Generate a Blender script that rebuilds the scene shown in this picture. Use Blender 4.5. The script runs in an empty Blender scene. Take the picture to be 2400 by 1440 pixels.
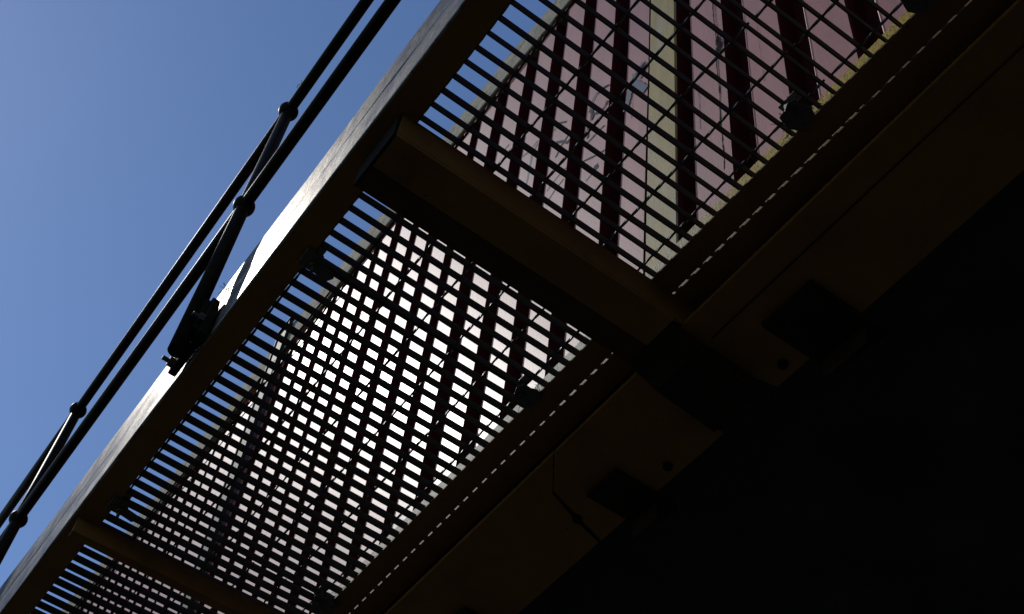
import bpy, bmesh, math, random
from mathutils import Vector, Matrix
random.seed(7)
S = bpy.context.scene
C = S.collection
# ------------------------------------------------------------------ camera
CAM = Vector((1.40769, -0.46323, -2.64336))
RW = ((0.5809374368, 0.8083507013, 0.0952934318),      # image right
      (-0.6271054775, 0.5191404404, -0.5807167323),    # image down
      (-0.5188934520, 0.2776010569, 0.8085092694))     # view direction
FPX = 3298.06
cd = bpy.data.cameras.new("camera"); cam = bpy.data.objects.new("camera", cd); C.objects.link(cam)
r, d, f = (Vector(v) for v in RW)
cam.matrix_world = Matrix(((r.x, -d.x, -f.x, CAM.x), (r.y, -d.y, -f.y, CAM.y), (r.z, -d.z, -f.z, CAM.z), (0, 0, 0, 1)))
cd.sensor_width = 36; cd.lens = 36 * FPX / 2400; cd.clip_start = 0.05; cd.clip_end = 2000
S.camera = cam
# ------------------------------------------------------------------ light
SUN = Vector((-0.602, -0.252, 0.757)).normalized()
elev = math.asin(SUN.z); azim = math.atan2(SUN.x, SUN.y)
w = bpy.data.worlds.new("World"); S.world = w; w.use_nodes = True
nt = w.node_tree; nt.nodes.clear()
sky = nt.nodes.new('ShaderNodeTexSky'); sky.sky_type = 'NISHITA'; sky.sun_disc = False
sky.sun_elevation = elev; sky.sun_rotation = azim; sky.altitude = 100; sky.air_density = 1.0; sky.dust_density = 0.10; sky.ozone_density = 2.5
bg = nt.nodes.new('ShaderNodeBackground'); bg.inputs[1].default_value = 0.082
wo = nt.nodes.new('ShaderNodeOutputWorld'); gm = nt.nodes.new('ShaderNodeGamma'); gm.inputs[1].default_value = 1.25; nt.links.new(sky.outputs[0], gm.inputs[0]); nt.links.new(gm.outputs[0], bg.inputs[0]); nt.links.new(bg.outputs[0], wo.inputs[0])
sd = bpy.data.lights.new("sun", 'SUN'); sd.energy = 2.1; sd.angle = math.radians(0.5); sd.color = (1.0, 0.965, 0.91)
so = bpy.data.objects.new("sun", sd); C.objects.link(so)
so.rotation_euler = SUN.to_track_quat('Z', 'Y').to_euler(); so.location = (-3, -3, 6)
S.view_settings.view_transform = 'Standard'; S.view_settings.look = 'None'; S.view_settings.gamma = 1
S.view_settings.exposure = -0.15
S.cycles.max_bounces = 6

# ------------------------------------------------------------------ helpers
def mat(name, col, rough=.6, spec=.5, metal=0.0, var=.25, vscale=12, stretch=(1, 1, 1), bump=.0, bscale=60, bstretch=None,
        col2=None, mixscale=6, mixlo=.45, mixhi=.6, rvar=.0, speck=None, coat=None, tint=None):
    m = bpy.data.materials.new(name); m.use_nodes = True; n = m.node_tree; L = n.links
    b = n.nodes['Principled BSDF']
    tc = n.nodes.new('ShaderNodeTexCoord')
    def noise(scale, st, detail=6, rgh=.6):
        mp = n.nodes.new('ShaderNodeMapping'); mp.inputs['Scale'].default_value = st
        L.new(tc.outputs['Object'], mp.inputs[0])
        t = n.nodes.new('ShaderNodeTexNoise'); t.inputs['Scale'].default_value = scale
        t.inputs['Detail'].default_value = detail; t.inputs['Roughness'].default_value = rgh
        L.new(mp.outputs[0], t.inputs['Vector']); return t.outputs['Fac']
    def ramp(fac, a, bb, c0=(0, 0, 0, 1), c1=(1, 1, 1, 1)):
        rr = n.nodes.new('ShaderNodeValToRGB'); rr.color_ramp.elements[0].position = a; rr.color_ramp.elements[1].position = bb
        rr.color_ramp.elements[0].color = c0; rr.color_ramp.elements[1].color = c1
        L.new(fac, rr.inputs[0]); return rr.outputs[0]
    v = ramp(noise(vscale, stretch), .25, .75, (1 - var,) * 3 + (1,), (1 + var,) * 3 + (1,))
    mx = n.nodes.new('ShaderNodeMix'); mx.data_type = 'RGBA'; mx.blend_type = 'MULTIPLY'; mx.inputs[0].default_value = 1
    mx.inputs[6].default_value = (*col, 1); L.new(v, mx.inputs[7]); out = mx.outputs[2]
    if col2:
        k = ramp(noise(mixscale, stretch, 8, .7), mixlo, mixhi)
        m2 = n.nodes.new('ShaderNodeMix'); m2.data_type = 'RGBA'; L.new(k, m2.inputs[0]); L.new(out, m2.inputs[6]); m2.inputs[7].default_value = (*col2, 1)
        out = m2.outputs[2]
    if speck:
        k = ramp(noise(speck[1], speck[3] if len(speck) > 3 else (1, 1, 1), 4, .6), speck[2], speck[2] + .05)
        m2 = n.nodes.new('ShaderNodeMix'); m2.data_type = 'RGBA'; L.new(k, m2.inputs[0]); L.new(out, m2.inputs[6]); m2.inputs[7].default_value = (*speck[0], 1)
        out = m2.outputs[2]
    L.new(out, b.inputs['Base Color'])
    b.inputs['Roughness'].default_value = rough; b.inputs['Metallic'].default_value = metal
    b.inputs['Specular IOR Level'].default_value = spec
    if coat: b.inputs['Coat Weight'].default_value = coat[0]; b.inputs['Coat Roughness'].default_value = coat[1]
    if tint: b.inputs['Specular Tint'].default_value = (*tint, 1)
    if rvar:
        mr = n.nodes.new('ShaderNodeMapRange'); mr.inputs[1].default_value = .3; mr.inputs[2].default_value = .7
        mr.inputs[3].default_value = rough - rvar; mr.inputs[4].default_value = rough + rvar
        L.new(noise(vscale * 1.7, stretch), mr.inputs[0]); L.new(mr.outputs[0], b.inputs['Roughness'])
    if bump:
        bp = n.nodes.new('ShaderNodeBump'); bp.inputs['Strength'].default_value = bump; bp.inputs['Distance'].default_value = .004
        L.new(noise(bscale, bstretch or stretch, 8, .65), bp.inputs['Height']); L.new(bp.outputs[0], b.inputs['Normal'])
    return m

M = {}
M['bar'] = mat('grating_steel', (.045, .036, .024), .6, .1, var=.4, vscale=30, bump=.3, bscale=90)
M['rod'] = mat('rod_steel', (.07, .058, .045), .45, .3, var=.4, vscale=40, bump=.2)
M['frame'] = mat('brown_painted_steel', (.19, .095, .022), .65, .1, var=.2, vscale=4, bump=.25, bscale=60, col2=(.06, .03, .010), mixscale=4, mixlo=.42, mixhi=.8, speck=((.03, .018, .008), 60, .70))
M['frame_mid'] = mat('shaded_brown_steel', (.055, .03, .011), .8, .05, var=.35, vscale=12, bump=.4, bscale=50)  # frame brown in a darker tone, the beam recess's shade put into colour
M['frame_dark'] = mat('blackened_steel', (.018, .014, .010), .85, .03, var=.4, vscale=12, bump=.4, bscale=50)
M['fascia'] = mat('weathered_edge_coating', (.22, .198, .168), .39, .4, metal=.55, tint=(.50, .475, .445), var=.5, vscale=5, stretch=(1.6, 1, 1.6), bump=.45, bscale=16, bstretch=(1.2, 1, .7),
                  col2=(.08, .065, .045), mixscale=9, mixlo=.48, mixhi=.66, rvar=.1, speck=((.022, .019, .015), 11, .615, (.45, 1, 3.2)))
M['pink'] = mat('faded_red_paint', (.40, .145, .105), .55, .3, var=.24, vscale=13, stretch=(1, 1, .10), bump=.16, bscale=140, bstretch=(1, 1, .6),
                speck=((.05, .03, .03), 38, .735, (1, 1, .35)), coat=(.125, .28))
M['maroon'] = mat('valley_shade_red', (.055, .006, .007), .8, .03, var=.2, vscale=5, bump=.1)  # wall red darkened, so the valleys' shade sits in the colour
M['ochre'] = mat('cream_filler_strip', (.36, .25, .07), .6, .1, var=.18, vscale=9, stretch=(4, 1, .35), bump=.35, bscale=160,
                 col2=(.36, .29, .17), mixscale=4, mixlo=.5, mixhi=.62, speck=((.08, .06, .03), 120, .69))
M['cope'] = mat('rough_coping_concrete', (.32, .275, .19), .85, .15, var=.3, vscale=14, stretch=(1, 1, 1), bump=1.0, bscale=55, bstretch=(3.2, 1, .6),
                col2=(.10, .085, .05), mixscale=22, mixlo=.56, mixhi=.64, speck=((.03, .025, .015), 30, .63, (3.5, 1, .5)))
M['post'] = mat('olive_painted_post', (.022, .022, .014), .65, .2, var=.3, bump=.2)
M['pipe'] = mat('black_painted_pipe', (.015, .011, .008), .45, .03, var=.5, vscale=25, bump=.12, bscale=120, speck=((.25, .22, .18), 120, .72))
M['clip'] = mat('rusty_clip_steel', (.05, .04, .03), .6, .4, var=.5, vscale=60, bump=.9, bscale=160)
M['galv'] = mat('worn_zinc', (.35, .33, .30), .45, .5, var=.4, vscale=60, bump=.5, bscale=120)
M['ink'] = mat('grey_marker_ink', (.03, .04, .055), .7, .05, var=.3, vscale=90)
M['inkblue'] = mat('pale_blue_marker_ink', (.10, .125, .15), .6, .15, var=.3, vscale=90)
M['soffit'] = mat('dark_soffit_concrete', (.024, .021, .019), .9, .2, var=.4, vscale=4, bump=.6, bscale=30)  # near-black concrete tone with mild noise
M['ground'] = mat('dark_asphalt', (.035, .032, .028), .9, .3, var=.3, vscale=3, bump=.5, bscale=40)
M['conc'] = mat('grey_concrete', (.25, .24, .22), .85, .3, var=.25, vscale=3, bump=.5, bscale=25)
M['dry'] = mat('dry_plant_fibre', (.07, .05, .03), .9, .05, var=.3)
# kerb: yellow paint worn away towards the far end
m = bpy.data.materials.new('worn_yellow_kerb_paint'); m.use_nodes = True; n = m.node_tree; b = n.nodes['Principled BSDF']
tc = n.nodes.new('ShaderNodeTexCoord'); sp = n.nodes.new('ShaderNodeSeparateXYZ'); n.links.new(tc.outputs['Object'], sp.inputs[0])
no = n.nodes.new('ShaderNodeTexNoise'); no.inputs['Scale'].default_value = 9; no.inputs['Detail'].default_value = 8; n.links.new(tc.outputs['Object'], no.inputs['Vector'])
ad = n.nodes.new('ShaderNodeMath'); ad.operation = 'MULTIPLY_ADD'; ad.inputs[1].default_value = .5; n.links.new(no.outputs['Fac'], ad.inputs[0]); n.links.new(sp.outputs['X'], ad.inputs[2])
mr = n.nodes.new('ShaderNodeMapRange'); mr.inputs[1].default_value = -.05; mr.inputs[2].default_value = .5; n.links.new(ad.outputs[0], mr.inputs[0])
mx = n.nodes.new('ShaderNodeMix'); mx.data_type = 'RGBA'; mx.inputs[6].default_value = (.52, .44, .30, 1); mx.inputs[7].default_value = (.44, .27, .012, 1); n.links.new(mr.outputs[0], mx.inputs[0])
n2 = n.nodes.new('ShaderNodeTexNoise'); n2.inputs['Scale'].default_value = 170; n2.inputs['Detail'].default_value = 5; n.links.new(tc.outputs['Object'], n2.inputs['Vector'])
rp = n.nodes.new('ShaderNodeValToRGB'); rp.color_ramp.elements[0].position = .34; rp.color_ramp.elements[0].color = (.35, .33, .3, 1); rp.color_ramp.elements[1].position = .5
n.links.new(n2.outputs['Fac'], rp.inputs[0]); m2 = n.nodes.new('ShaderNodeMix'); m2.data_type = 'RGBA'; m2.blend_type = 'MULTIPLY'; m2.inputs[0].default_value = 1
n.links.new(mx.outputs[2], m2.inputs[6]); n.links.new(rp.outputs[0], m2.inputs[7]); n.links.new(m2.outputs[2], b.inputs['Base Color'])
bp = n.nodes.new('ShaderNodeBump'); bp.inputs['Strength'].default_value = .6; bp.inputs['Distance'].default_value = .003; n.links.new(n2.outputs['Fac'], bp.inputs['Height']); n.links.new(bp.outputs[0], b.inputs['Normal'])
b.inputs['Roughness'].default_value = .65; b.inputs['Specular IOR Level'].default_value = .15
M['kerb'] = m

def obj(name, bm, m, parent=None, bevel=0, smooth=False):
    me = bpy.data.meshes.new(name); bmesh.ops.recalc_face_normals(bm, faces=bm.faces); bm.to_mesh(me); bm.free()
    o = bpy.data.objects.new(name, me); C.objects.link(o)
    for x in (m if isinstance(m, (list, tuple)) else [m]): me.materials.append(x)
    if parent is not None: o.parent = parent; o.matrix_parent_inverse = parent_inv(parent)
    if smooth:
        for p in me.polygons: p.use_smooth = True
    if bevel:
        bv = o.modifiers.new('bevel', 'BEVEL'); bv.width = bevel; bv.segments = 2; bv.limit_method = 'ANGLE'; bv.angle_limit = math.radians(50)
    return o
def parent_inv(p): return Matrix.Translation(-p.location)
def thing(name, label, cat, loc=(0, 0, 0), group=None):
    o = bpy.data.objects.new(name, None); o.empty_display_size = .05; C.objects.link(o); o.location = loc
    return tag(o, label, cat, group)
def tag(o, label, cat, group=None):
    o['label'] = label; o['category'] = cat
    if group: o['group'] = group
    return o
def box(bm, x0, x1, y0, y1, z0, z1, mi=0):
    v = [bm.verts.new((x, y, z)) for x in (x0, x1) for y in (y0, y1) for z in (z0, z1)]
    for q in ((0, 1, 3, 2), (4, 6, 7, 5), (0, 4, 5, 1), (2, 3, 7, 6), (0, 2, 6, 4), (1, 5, 7, 3)):
        fc = bm.faces.new([v[i] for i in q]); fc.material_index = mi
    return v
def prism(bm, pts, z0, z1, ax='z'):
    """closed outline pts (a,b) extruded; ax = the extruded axis"""
    def P(a, b_, c): return {'z': (a, b_, c), 'x': (c, a, b_), 'y': (a, c, b_)}[ax]
    lo = [bm.verts.new(P(a, b_, z0)) for a, b_ in pts]; hi = [bm.verts.new(P(a, b_, z1)) for a, b_ in pts]
    bm.faces.new(lo); bm.faces.new(hi[::-1]); k = len(pts)
    for i in range(k): bm.faces.new((lo[i], lo[(i + 1) % k], hi[(i + 1) % k], hi[i]))
def tube(bm, pts, rad, seg=16, caps=True):
    pts = [Vector(p) for p in pts]; rings = []
    rads = rad if isinstance(rad, (list, tuple)) else [rad] * len(pts)
    t0 = (pts[1] - pts[0]).normalized(); up = Vector((0, 0, 1)) if abs(t0.z) < .9 else Vector((1, 0, 0))
    for i, p in enumerate(pts):
        t = (pts[min(i + 1, len(pts) - 1)] - pts[max(i - 1, 0)]).normalized()
        a = t.cross(up).normalized(); b_ = t.cross(a).normalized()
        rings.append([bm.verts.new(p + (a * math.cos(2 * math.pi * k / seg) + b_ * math.sin(2 * math.pi * k / seg)) * rads[i]) for k in range(seg)])
    for q, s in zip(rings, rings[1:]):
        for k in range(seg): bm.faces.new((q[k], q[(k + 1) % seg], s[(k + 1) % seg], s[k]))
    if caps: bm.faces.new(rings[0]); bm.faces.new(rings[-1][::-1])
def cyl(bm, c, axis, rad, h, seg=16):
    a = Vector(axis).normalized(); c = Vector(c); tube(bm, [c - a * h / 2, c + a * h / 2], rad, seg)
def ball(bm, c, rad, seg=24, sc=(1, 1, 1)):
    bmesh.ops.create_uvsphere(bm, u_segments=seg, v_segments=seg // 2, radius=rad, matrix=Matrix.Translation(c) @ Matrix.Diagonal((*sc, 1)))

# ------------------------------------------------------------------ the setting
bm = bmesh.new(); box(bm, -300, 300, -300, 300, -4.5, -4.3); g = obj('ground', bm, M['ground']); g['kind'] = 'structure'

# ------------------------------------------------------------------ corrugated wall above the walkway
LEAN = .0095
def yw(z, y=.75): return y - LEAN * z
CR = [(-3.998, -3.864), (-3.818, -3.663), (-3.593, -3.366), (-3.215, -3.103), (-3.023, -2.893), (-2.816, -2.689), (-2.602, -2.472), (-2.404, -2.271),
      (-2.199, -2.080), (-1.988, -1.858), (-1.781, -1.654), (-1.572, -1.438), (-1.369, -1.249), (-1.156, -1.027), (-.938, -.821), (-.735, -.609),
      (-.526, -.393), (-.305, -.187), (.018, .158), (.242, .366), (.4505, .577), (.652, .778)]
x = -4.215
while x > -9: CR.insert(0, (x, x + .13 + random.uniform(-.006, .006))); x -= .2148 + random.uniform(-.008, .008)
x = .866
while x < 4: CR.append((x, x + .128 + random.uniform(-.005, .005))); x += .215
DEP = .062
wall = thing('corrugated_wall', 'tall pink corrugated steel wall, its valley shade painted dark red, rising beside the walkway under a rough coping', 'wall', (0, .75, 0))
prof = []                                                   # (x, y, material to the next point)
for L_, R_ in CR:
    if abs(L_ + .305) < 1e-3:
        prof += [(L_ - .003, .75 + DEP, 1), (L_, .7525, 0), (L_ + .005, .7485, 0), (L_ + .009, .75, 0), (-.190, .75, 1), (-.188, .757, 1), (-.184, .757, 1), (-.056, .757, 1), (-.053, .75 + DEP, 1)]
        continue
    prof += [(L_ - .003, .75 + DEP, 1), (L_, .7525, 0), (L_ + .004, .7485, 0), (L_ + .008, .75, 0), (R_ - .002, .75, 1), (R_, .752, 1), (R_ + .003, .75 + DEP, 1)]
ZS = [-.015 + 3.095 * i / 26 for i in range(27)]
bm = bmesh.new(); cols = []
for k, (px, py, mi) in enumerate(prof):
    ph = k // 7
    cols.append([bm.verts.new((px + .0015 * math.sin(z * 2.1 + ph * 1.7), yw(z, py) + .0015 * math.sin(z * 3.3 + ph), z)) for z in ZS])
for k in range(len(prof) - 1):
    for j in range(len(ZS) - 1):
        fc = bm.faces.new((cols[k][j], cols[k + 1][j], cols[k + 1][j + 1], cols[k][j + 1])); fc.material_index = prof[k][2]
bx0, bx1 = prof[0][0], prof[-1][0]
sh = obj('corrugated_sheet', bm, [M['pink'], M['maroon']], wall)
sol = sh.modifiers.new('thick', 'SOLIDIFY'); sol.thickness = .003; sol.offset = 0
bm = bmesh.new(); prism(bm, [(.825, -.019), (.95, -.019), (.92, 3.05), (.795, 3.05)], bx0, bx1, 'x'); obj('backing_wall', bm, M['conc'], wall)
bm = bmesh.new()                                             # cream strip filling the panel joint
v = [[bm.verts.new((xx + (.004 if s else -.004) * (z / 3), yw(z, .7495 if 0 < s < 3 else .757), z)) for s, xx in enumerate((-.184, -.182, -.061, -.058))] for z in ZS]
for j in range(len(ZS) - 1):
    for s in range(3): bm.faces.new((v[j][s], v[j][s + 1], v[j + 1][s + 1], v[j + 1][s]))
o = obj('filler_strip', bm, M['ochre'], wall); o['label'] = 'cream filler strip over a panel joint'
# coping with a broken upper edge
bm = bmesh.new(); rows = []
NX = 900; X0, X1 = -9.0, 3.5
def hashn(i, s): return random.Random(i * 7919 + s).random()
def vn(x, sc, s):
    t = x / sc; i = math.floor(t); u = t - i; u = u * u * (3 - 2 * u); return hashn(i, s) * (1 - u) + hashn(i + 1, s) * u
for i in range(NX + 1):
    x = X0 + (X1 - X0) * i / NX
    far = max(0, min(1, (-x - 2.6) / 1.5))
    e = (vn(x, .05, 1) - .5) * .018 + (vn(x, .018, 2) - .5) * .012 + (vn(x, .25, 3) - .5) * .02
    e -= far * (max(0, vn(x, .16, 5) - .45) * .09)
    yb = .700 + (vn(x, .3, 4) - .5) * .006
    rows.append([bm.verts.new(p) for p in ((x, .86, 2.915), (x, yb + .004, 2.905 + (vn(x, .04, 8) - .5) * .004), (x, yb, 2.912), (x, yb + (vn(x, .06, 9) - .5) * .006, 3.04),
                                           (x, yb + .004, 3.165 + e), (x, yb + .03, 3.187 + e), (x, .86, 3.19 + e * .4), (x, .86, 2.93))])
for a, b_ in zip(rows, rows[1:]):
    for k in range(7): bm.faces.new((a[k], a[k + 1], b_[k + 1], b_[k]))
bm.faces.new(rows[0]); bm.faces.new(rows[-1][::-1])
obj('coping', bm, M['cope'], wall)
bm = bmesh.new()
NX = 500; rows = []
for i in range(NX + 1):
    x = X0 + (X1 - X0) * i / NX; e = (vn(x, .03, 11) - .5) * .004
    rows.append([bm.verts.new(p) for p in ((x, .82, -.019), (x, .739, -.019), (x, .738 + e * .4, .10), (x, .7385, .272 + e), (x, .744, .277 + e), (x, .82, .277))])
for a, b_ in zip(rows, rows[1:]):
    for k in range(5): bm.faces.new((a[k], a[k + 1], b_[k + 1], b_[k]))
bm.faces.new(rows[0]); bm.faces.new(rows[-1][::-1])
o = obj('kerb', bm, M['kerb'], wall); o['label'] = 'kerb along the wall foot, yellow paint worn to bare concrete'

# graffiti strokes: drawn on the wall's crest faces (x, z on the wall plane)
def px2wall(u, v):
    dv = r * ((u - 1200) / FPX) + d * ((v - 720) / FPX) + f
    t = (.75 - CAM.y - LEAN * 1.9) / dv.y
    for _ in range(3):
        z = CAM.z + dv.z * t; t = (yw(z) - CAM.y) / dv.y
    p = CAM + dv * t; return p.x, p.z
def stroke(bm, pts, wd):
    P = [px2wall(900 + a / 3, b_ / 3) for a, b_ in pts]; Q = []
    for a, b_ in zip(P, P[1:]):
        nn = max(2, int(math.hypot(a[0] - b_[0], a[1] - b_[1]) / .006))
        Q += [(a[0] + (b_[0] - a[0]) * i / nn, a[1] + (b_[1] - a[1]) * i / nn) for i in range(nn)]
    Q.append(P[-1])
    for a, b_ in zip(Q, Q[1:]):
        mxx = (a[0] + b_[0]) / 2
        if not any(l + .010 < mxx < rr - .008 for l, rr in CR): continue
        dx, dz = b_[0] - a[0], b_[1] - a[1]; L_ = math.hypot(dx, dz) or 1; hw = wd * random.uniform(.75, 1.1) / 2
        nx, nz = -dz / L_ * hw, dx / L_ * hw
        bm.faces.new([bm.verts.new((p[0] + s * nx, yw(p[1]) - .0035, p[1] + s * nz)) for p, s in ((a, 1), (a, -1), (b_, -1), (b_, 1))])
bm = bmesh.new()
for pts, wd in (([(1585, 600), (1540, 625), (1495, 670), (1462, 730), (1448, 800)], .010), ([(1582, 690), (1560, 750), (1520, 795), (1478, 805), (1462, 850), (1470, 760)], .012),
                ([(1440, 880), (1436, 975)], .012), ([(1555, 885), (1500, 940), (1435, 1010)], .009), ([(1560, 1060), (1480, 1105), (1405, 1140)], .010),
                ([(1510, 1160), (1480, 1185), (1500, 1195), (1512, 1170)], .016), ([(1490, 1200), (1425, 1280)], .006),
                ([(1200, 925), (1235, 870), (1285, 860)], .008), ([(1328, 865), (1300, 955), (1245, 1040), (1212, 1112)], .013), ([(1208, 1008), (1255, 1000), (1305, 1008), (1300, 990)], .013),
                ([(1285, 1185), (1225, 1250), (1168, 1325), (1150, 1350)], .007), ([(1285, 1245), (1215, 1330), (1170, 1400), (1150, 1440)], .009),
                ([(850, 1060), (885, 1020)], .01), ([(1095, 985), (1030, 1065), (975, 1110)], .006)):
    stroke(bm, pts, wd)
o = obj('graffiti_mark', bm, M['ink'], wall); o['label'] = 'grey scrawled marker strokes'
bm = bmesh.new()
for pts, wd in (([(1830, 440), (1790, 490), (1755, 560), (1735, 640), (1720, 720), (1690, 830), (1680, 900)], .028), ([(1740, 590), (1790, 600), (1850, 640)], .035),
                ([(1090, 1005), (1045, 1090), (1030, 1180), (1005, 1300)], .014), ([(1850, 450), (1800, 560)], .02)):
    stroke(bm, pts, wd)
o = obj('graffiti_mark', bm, M['inkblue'], wall); o['label'] = 'broad pale blue grey paint smears'

bm = bmesh.new(); rn = random.Random(5)
def ribbon(pts, wd):
    for (a0, c0), (a1, c1) in zip(pts, pts[1:]):
        w0 = wd * rn.uniform(.5, 1.3) / 2
        bm.faces.new([bm.verts.new((xx, yw(zz) - .003, zz)) for xx, zz in ((a0 - w0, c0), (a0 + w0, c0), (a1 + w0, c1), (a1 - w0, c1))])
def wob(x0, z0, z1, amp, st=.02):
    k = int((z1 - z0) / st); return [(x0 + amp * math.sin(i * .37) + rn.uniform(-amp, amp) * .5, z0 + (z1 - z0) * i / k) for i in range(k + 1)]
ribbon(wob(.128, .40, 1.9, .002), .0045)
for _ in range(26): z0 = rn.uniform(1.02, 1.16); ribbon(wob(.138 + rn.uniform(-.007, .009), z0, z0 + .03, .002, .006), .005)
ribbon(wob(.292, .62, .95, .0015), .0012); ribbon(wob(.33, .30, .40, .004, .01), .0014)
for c_ in CR:
    if rn.random() < .55: z0 = rn.uniform(.4, 2.3); ribbon(wob(rn.uniform(c_[0] + .02, c_[1] - .02), z0, z0 + rn.uniform(.08, .5), .0015), .0014)
obj('crack', bm, M['frame_dark'], wall)
# sagging cable under the coping and the dark post in front of the wall
bm = bmesh.new(); tube(bm, [(-6.5 + 3.9 * i / 30, .690, 2.868 + .012 * math.sin(i * .9)) for i in range(31)], .0045, 6)
tag(obj('cable', bm, M['frame_dark'], smooth=True), 'thin black cable running along the wall just under the coping', 'cable')
p = thing('steel_post', 'dark olive steel post standing against the pink wall, its top above the coping', 'post', (-3.19, .69, 0))
def leaned(x0, x1, y0, y1):                                  # flat bar leaning with the wall
    bm = bmesh.new(); prism(bm, [(y0 + .036, 0), (y1 + .036, 0), (y1 - .003, 3.17), (y0 - .003, 3.17)], x0, x1, 'x'); return bm
obj('flange', leaned(-3.262, -3.252, .680, .700), M['post'], p); obj('web', leaned(-3.2515, -3.1405, .6865, .6935), M['post'], p); obj('flange', leaned(-3.140, -3.130, .680, .700), M['post'], p)
bm = bmesh.new(); box(bm, -3.268, -3.124, .672, .699, 3.1705, 3.178); obj('cap_plate', bm, M['post'], p, .001)

# ------------------------------------------------------------------ grating panels
PI_ = .0413; H = .0235; T = .0034
def grating(label, first_o, first_i, count, rods, seed):
    """first_o / first_i: x of the near face of the first bar at y=0 and y=.645; later bars go to -x"""
    rn = random.Random(seed)
    g = thing('walkway_grating', label, 'floor grating', (first_o - count * PI_ / 2, .32, -H), 'steel bar gratings of the walkway')
    sk = (first_i - first_o) / .645
    ya, yb = -.070, .733
    bm = bmesh.new()
    for k in range(count):
        x = first_o - k * PI_; t = T * rn.uniform(.85, 1.1); tw = rn.uniform(-.0012, .0012); tp = rn.uniform(-.0006, .0006)
        xa, xb = x + sk * ya, x + sk * yb
        n_ = 8; secs = []
        for i in range(n_ + 1):
            s = i / n_; xx = xa + (xb - xa) * s + .0009 * math.sin(s * 5 + k * 1.3); yy = ya + (yb - ya) * s; hh = -H + rn.uniform(-.0005, .0005)
            secs.append([bm.verts.new(q) for q in ((xx, yy, tp), (xx - t, yy, tp), (xx - t + tw, yy, hh), (xx + tw, yy, hh))])
        for q, s2 in zip(secs, secs[1:]):
            for e in range(4): bm.faces.new((q[e], q[(e + 1) % 4], s2[(e + 1) % 4], s2[e]))
        bm.faces.new(secs[0]); bm.faces.new(secs[-1][::-1])
    obj('bearing_bars', bm, M['bar'], g)
    bm = bmesh.new()
    xs, xe = first_o + .004, first_o - (count - 1) * PI_ - T - .004
    for y in rods:
        dx = sk * y; L_ = xs - xe; n_ = int(L_ / .0052); prev = None; ph = rn.uniform(0, 3)
        for i in range(n_ + 1):
            xx = xs + dx - L_ * i / n_; a = ph + (xs - xx) * 2 * math.pi / .16
            ring = [bm.verts.new((xx, y + .0034 * math.cos(a + q * math.pi / 2), -.0036 + .0034 * math.sin(a + q * math.pi / 2))) for q in range(4)]
            if prev:
                for e in range(4): bm.faces.new((prev[e], prev[(e + 1) % 4], ring[(e + 1) % 4], ring[e]))
            else: bm.faces.new(ring)
            prev = ring
        bm.faces.new(prev[::-1])
        for k in range(count):
            xx = first_o + dx - k * PI_ - T / 2
            s = rn.uniform(.85, 1.2)
            bmesh.ops.create_icosphere(bm, subdivisions=1, radius=.0052 * s, matrix=Matrix.Translation((xx, y, -.006)) @ Matrix.Diagonal((.75, 1.1, .8, 1)))
    obj('twisted_rods', bm, M['rod'], g)
    bm = bmesh.new()
    box(bm, xe + .002, xs - .002, ya - .004, ya - .0003, -H, .0); obj('end_band', bm, M['bar'], g)
    bm = bmesh.new(); box(bm, xe + .002 , xs - .002, yb + .0003, yb + .003, -H, 0); obj('end_band', bm, M['bar'], g)
    return g
R0 = [.001, .101, .2, .302, .402, .503, .604, .70]
grating('grating panel nearest the camera, its first bars leaving the frame at the upper right', .600 + 23 * PI_, .600 + 23 * PI_, 24, [y + .003 for y in R0], 1)
grating('grating panel spanning the wide brown cross beam, blue sky through its outer gaps', .5782, .5782, 26, R0, 2)
grating('grating panel in front of the whitest glare on the wall, past the wide cross beam', -.4664, -.4568, 24, [y + .004 for y in R0], 3)
grating('grating panel over the thin far cross beam at the lower left', -1.4594, -1.435, 24, [y - .004 for y in R0], 4)
grating('grating panel farthest along the walkway, mostly past the lower left edge', -2.465, -2.455, 24, R0, 5)

# ------------------------------------------------------------------ walkway edge, ledges, beams
edge = thing('walkway_edge', 'weathered grey steel fascia along the outer side of the walkway, glaring white in the sun', 'fascia', (0, -.08, 0))
XA, XB = -3.6, 2.4
def strip(z0, z1, y, s, m, name, ragged):
    bm = bmesh.new(); rows = []; N = 500
    for i in range(N + 1):
        x = XA + (XB - XA) * i / N
        e0 = (vn(x, .045, s) - .5) * ragged[0] - max(0, vn(x, .09, s + 3) - .6) * ragged[0] * 2; e1 = (vn(x, .06, s + 1) - .5) * ragged[1] - max(0, vn(x, .11, s + 2) - .62) * ragged[1] * 4
        w_ = (vn(x, .4, s + 5) - .5) * .004
        rows.append([bm.verts.new(q) for q in ((x, y + .006, z0 + e0), (x, y + .0015 + w_, z0 + e0), (x, y + w_, z0 + e0 + .002), (x, y + w_ * .3 + (vn(x, .13, s + 6) - .5) * .003, (z0 + z1) / 2), (x, y + w_, z1 + e1 - .002), (x, y + .0015 + w_, z1 + e1), (x, y + .006, z1 + e1))])
    for a, b_ in zip(rows, rows[1:]):
        for k in range(7): bm.faces.new((a[k], a[(k + 1) % 7], b_[(k + 1) % 7], b_[k]))
    bm.faces.new(rows[0]); bm.faces.new(rows[-1][::-1])
    return obj(name, bm, m, edge, smooth=False)
strip(-.0325, .1065, -.0785, 20, M['fascia'], 'edge_web', (.0006, .003))
strip(.1075, .2475, -.0800, 40, M['fascia'], 'toe_board', (.003, .002))
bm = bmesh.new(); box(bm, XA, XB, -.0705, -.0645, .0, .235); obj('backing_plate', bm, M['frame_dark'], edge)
bm = bmesh.new(); box(bm, XA, XB, -.0722, -.004, -.0318, -.0238); obj('bottom_flange', bm, M['frame'], edge, .001)
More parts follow.
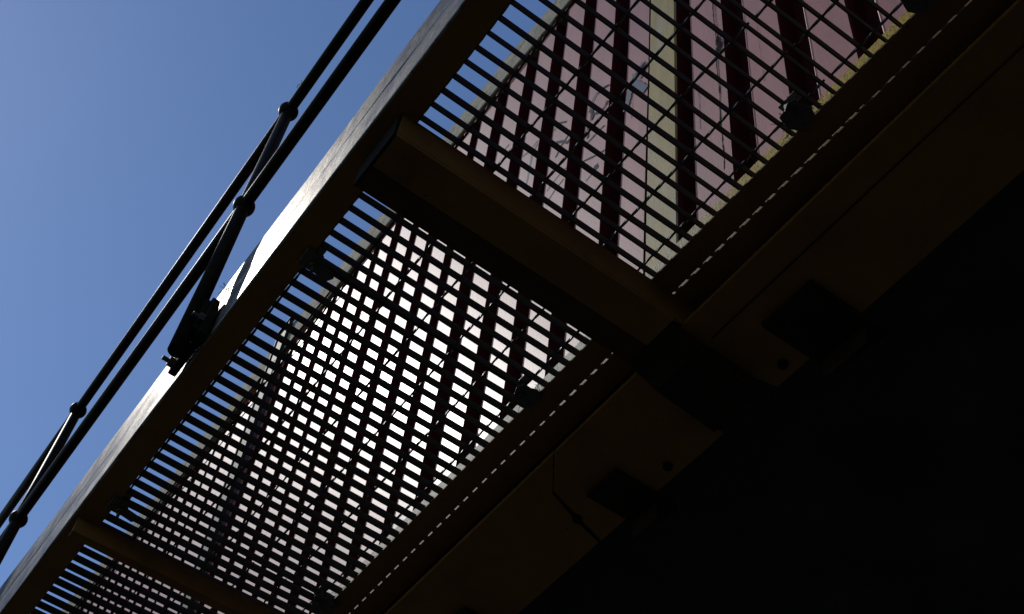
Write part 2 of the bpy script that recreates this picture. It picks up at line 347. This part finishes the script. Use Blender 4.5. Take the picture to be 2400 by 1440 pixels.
led = thing('grating_ledge', 'narrow brown steel ledge carrying the inner ends of the grating bars', 'ledge', (0, .66, -.03))
bm = bmesh.new(); box(bm, XA, XB, .632, .6915, -.0318, -.0238); obj('flat_bar', bm, M['frame'], led, .001)
bm = bmesh.new()
x = XB - .1
while x > XA:
    box(bm, x - .02, x + .02, .640, .69, -.075, -.0322); x -= .95
# girder beyond the slit
gd = thing('main_girder', 'long dark brown steel girder carrying the wall and the inner side of the walkway', 'girder', (0, .85, -.05))
bm2 = bmesh.new(); box(bm2, XA, XB, .6965, .760, -.0315, -.0215); obj('upper_flange', bm2, M['frame'], gd, .001)
bm.free()
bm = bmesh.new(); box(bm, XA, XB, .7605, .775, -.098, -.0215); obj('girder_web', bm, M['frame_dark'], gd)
bm = bmesh.new(); prism(bm, [(-.035, .728), (XB, .728), (XB, 1.004), (-.012, 1.004), (-.06, .80)], -.112, -.100, 'z'); o = obj('bottom_flange', bm, M['frame'], gd, .002)
bm = bmesh.new(); prism(bm, [(-.500, .735), (-.185, .735), (-.195, 1.002), (-.660, 1.0), (-.604, .81)], -.113, -.101, 'z'); obj('bottom_flange', bm, M['frame'], gd, .002)
bm = bmesh.new(); prism(bm, [(XA, .735), (-.504, .735), (-.608, .811), (-.664, 1.0), (XA, 1.0)], -.112, -.100, 'z'); obj('bottom_flange', bm, M['frame'], gd, .002)
bm = bmesh.new(); box(bm, .0, XB, .799, .8015, -.1150, -.1122); obj('weld_seam', bm, M['frame_dark'], gd)
bm = bmesh.new(); tube(bm, [(-.606, .812, -.1135), (-.64, .91, -.1135), (-.662, .998, -.1135)], .004, 6); obj('weld_seam', bm, M['frame_dark'], gd)
for bx, by in ((.047, .967), (-.355, .965), (-.605 - .03, .906), (.9, .967), (1.3, .967), (-1.2, .95), (-1.6, .95)):
    bm = bmesh.new(); cyl(bm, (bx, by, -.1165), (0, 0, 1), .013, .008, 6); cyl(bm, (bx, by, -.122), (0, 0, 1), .007, .010, 12); obj('bolt', bm, M['frame_dark'], gd)
for i, (x0, x1, y0, y1, lb) in enumerate(((.100, .255, .855, 1.078, 'larger black plate under the girder, right of the wide cross beam'), (-.552, -.44, .872, 1.068, 'smaller black plate under the girder, left of the wide cross beam'),
                                      (-1.20, -1.085, .872, 1.068, 'small black plate under the girder at the bottom edge of the view'))):
    t = thing('clamp_plate', lb, 'plate', ((x0 + x1) / 2, (y0 + y1) / 2, -.13), 'black plates clamped under the girder')
    bm = bmesh.new(); prism(bm, [(x0, y0), (x1, y0 + .003), (x1 + .003, y1), (x0 + .004, y1 - .012)], -.128, -.1135, 'z'); obj('plate', bm, M['frame_dark'], t, .002)
    bm = bmesh.new(); box(bm, x0 + .01, x1 - .01, y1 - .06, y1 - .052, -.19, -.1285); obj('stiffener', bm, M['frame_dark'], t, .001)
# wide cross beam between the bays, thin far cross beam
cb = thing('cross_beam', 'wide brown channel beam crossing under the walkway behind the nearest gratings', 'beam', (-.09, .3, -.1), 'cross beams under the walkway')
bm = bmesh.new(); box(bm, -.020, -.010, -.035, .95, -.110, -.0245); obj('web', bm, M['frame'], cb, .001)
bm = bmesh.new(); box(bm, -.104, -.0105, -.035, .70, -.120, -.1105); box(bm, -.104, -.0205, -.035, .95, -.034, -.0245); obj('flange', bm, M['frame'], cb, .001)
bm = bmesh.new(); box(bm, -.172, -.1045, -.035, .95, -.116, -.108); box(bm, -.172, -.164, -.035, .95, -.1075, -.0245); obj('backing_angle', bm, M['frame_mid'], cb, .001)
bm = bmesh.new(); prism(bm, [(-.165, -.064), (-.012, -.064), (-.012, -.115), (-.03, -.119), (-.165, -.119)][:0] or [(-.170, -.0355), (-.012, -.0355), (-.012, -.0425), (-.170, -.0425)], -.121, -.033, 'z'); obj('end_plate', bm, M['frame_dark'], cb, .001)
bm = bmesh.new(); prism(bm, [(.70, -.1205), (.95, -.1205), (.95, -.17), (.78, -.155)], -.17, -.02, 'x'); obj('haunch', bm, M['frame_dark'], cb, .002)
for xf, lb in ((-1.575, 'thin brown beam crossing under the walkway at the lower left'), (1.33, 'brown beam crossing under the walkway beyond the upper right corner'), (-2.95, 'brown beam crossing under the walkway beyond the lower left corner')):
    t = thing('cross_beam', lb, 'beam', (xf, .3, -.06), 'cross beams under the walkway')
    bm = bmesh.new(); prism(bm, [(xf - .012, -.062), (xf, -.062), (xf + .045, .95), (xf + .033, .95)], -.082, -.0245, 'z'); obj('web', bm, M['frame'], t)
    bm = bmesh.new(); prism(bm, [(xf - .030, -.0615), (xf - .0125, -.0615), (xf + .0325, .95), (xf + .010, .95)], -.082, -.074, 'z'); obj('flange', bm, M['frame'], t)
# soffit of the deck behind; unseen abutment added to darken the underside
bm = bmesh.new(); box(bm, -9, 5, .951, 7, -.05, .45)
tag(obj('deck_slab', bm, M['soffit']), 'dark concrete deck filling the lower right beyond the girder', 'deck')
bm = bmesh.new(); box(bm, -9, 5, 3.2, 3.9, -4.3, -.052)
tag(obj('abutment', bm, M['conc']), 'unseen concrete abutment wall added under the deck to darken it', 'abutment')

# ------------------------------------------------------------------ handrail
rail = thing('handrail', 'black tubular handrail with ball joints outside the walkway edge', 'handrail', (0, -.13, 0))
def pz(u, v, z):
    dv = r * ((u - 1200) / FPX) + d * ((v - 720) / FPX) + f; t = (z - CAM.z) / dv.z; return CAM + dv * t
TOP, MID = 1.10, .55
t1, t2 = pz(676, 262, TOP), pz(183, 962, TOP); m1, m2 = pz(572, 484, MID), pz(43, 1217, MID)
def ext(a, b_, s): return a + (b_ - a) * s
for nm, a, b_ in (('top_rail', t1, t2), ('mid_rail', m1, m2)):
    bm = bmesh.new(); tube(bm, [ext(a, b_, -2.0), a, b_, ext(a, b_, 2)], .0168, 24); obj(nm, bm, M['pipe'], rail, smooth=True)
for s in (-1, 0, 1, 2):
    a, b_ = ext(t1, t2, s), ext(m1, m2, s); dn = b_ + (b_ - a) * ((b_.z + .10) / (a.z - b_.z))
    bm = bmesh.new(); tube(bm, [a, b_, dn], [.0175, .0185, .0215], 24); st = obj('stanchion', bm, M['pipe'], rail, smooth=False)
    for pl in st.data.polygons: pl.use_smooth = len(pl.vertices) == 4
    for c_, rd in ((a, .0305), (b_, .0305)):
        bm = bmesh.new(); ball(bm, c_, rd, 32); obj('ball_joint', bm, M['pipe'], rail, smooth=True)
    # side bracket bolted to the edge
    bm = bmesh.new(); q = dn
    prism(bm, [(q.x - .125, -.045), (q.x + .042, -.045), (q.x + .042, .06), (q.x + .024, .115), (q.x - .03, .13), (q.x - .128, .150)], -.1065, -.0855, 'y')
    box(bm, q.x - .022, q.x + .022, -.122, -.1067, -.02, .10)
    obj('bracket', bm, M['frame_dark'], rail, .002)
    for bx, bz in ((q.x - .108, -.022), (q.x + .032, .012)):
        bm = bmesh.new(); cyl(bm, (bx, -.1135, bz), (0, 1, 0), .0135, .013, 6); cyl(bm, (bx, -.128, bz), (0, 1, 0), .006, .018, 10); obj('bolt', bm, M['clip'], rail)
# bit of wire twisted on the top rail
q = ext(t1, t2, -.058) + Vector((0, 0, .016))
bm = bmesh.new(); tube(bm, [q + Vector((.012 * math.cos(a) , -.016 + .004 * math.sin(a * 1.7), .012 * math.sin(a) + .004)) for a in [i * .5 for i in range(15)]], .0012, 5)
tag(obj('wire_scrap', bm, M['galv']), 'curl of thin wire caught on the top rail above the upper ball joint', 'wire')

# ------------------------------------------------------------------ grating clips
def clip(label, x, y, inner, seed):
    rn = random.Random(seed); t = thing('grating_clip', label, 'clip', (x, y, -.03), 'bolted clips holding the gratings')
    s = -1 if inner else 1
    bm = bmesh.new()
    if inner:
        prism(bm, [(-.034, .010), (-.022, .034), (.020, .036), (.031, .014), (.022, -.008), (.024, -.022), (.008, -.030), (-.010, -.022), (-.026, -.020)], -.052, -.046, 'z')
        prism(bm, [(-.026, .028), (.020, .028), (.020, .034), (-.026, .034)], -.0455, -.024, 'z')
        prism(bm, [(-.010, -.022), (.008, -.029), (.009, -.024), (-.009, -.017)], -.0455, -.030, 'z')
    else:
        prism(bm, [(-.028, -.034), (.026, -.034), (.026, .006), (.004, .018), (.0, .044), (-.012, .056), (-.030, .044), (-.024, .012)], -.0395, -.0322, 'z')
    for v_ in bm.verts: v_.co += Vector((x, y, 0)) + Vector([rn.uniform(-.0012, .0012) for _ in range(3)])
    obj('lower_bracket', bm, M['clip'], t, .0015)
    bm = bmesh.new(); bx = x - .004; by = y + (-.006 if inner else .0)
    cyl(bm, (bx, by, -.030), (0, 0, 1), .0045, .075, 10); cyl(bm, (bx, by, -.0585 if inner else -.047), (0, 0, 1), .0105, .008, 6); cyl(bm, (bx, by, .009), (0, 0, 1), .010, .006, 6)
    obj('bolt', bm, M['clip'], t)
    bm = bmesh.new(); box(bm, bx - .026, bx + .026, by - .011, by + .011, .0012, .0042); obj('saddle', bm, M['galv'], t, .001)
    return t
clip('inner grating clip near the yellow kerb at the upper right, bulky with a pale top', .505, .592, True, 1)
clip('inner grating clip beside the brightest white glare, black against the wall', -.448, .602, True, 2)
clip('inner grating clip near the bottom edge at the far end of the ledge', -1.400, .606, True, 3)
clip('inner grating clip cut by the top edge at the upper right corner', .835, .600, True, 4)
clip('outer grating clip with a hooked tongue beside the fascia glare', -.452, .012, False, 5)
clip('outer grating clip at the lower left before the thin cross beam', -1.462, .012, False, 6)
# dry debris by the stanchion foot and on the kerb-side clips
def debris(label, c, n_, sp, seed):
    rn = random.Random(seed); bm = bmesh.new()
    for _ in range(n_):
        p0 = Vector(c) + Vector((rn.gauss(0, sp[0]), rn.gauss(0, sp[1]), rn.gauss(0, sp[2]))); pts = [p0]; dr = Vector((rn.uniform(-1, 1), rn.uniform(-.6, .6), rn.uniform(-1, 1))).normalized()
        for _k in range(4): dr = (dr + Vector((rn.gauss(0, .5), rn.gauss(0, .5), rn.gauss(0, .5)))).normalized(); pts.append(pts[-1] + dr * .006)
        tube(bm, pts, .0006, 4)
    tag(obj('dry_debris', bm, M['dry']), label, 'debris')['kind'] = 'stuff'
debris('tangle of dry fibres caught above the stanchion bracket', (-.775, -.092, .10), 26, (.016, .004, .016), 3)
debris('dry fibres caught on the bulky clip by the yellow kerb', (.49, .62, -.028), 50, (.03, .015, .004), 4)
debris('dry fibres caught on the clip at the far end of the ledge', (-1.40, .62, -.028), 40, (.03, .015, .004), 5)
debris('dry fibres caught on the clip in the white glare', (-.45, .625, -.028), 30, (.02, .012, .004), 6)
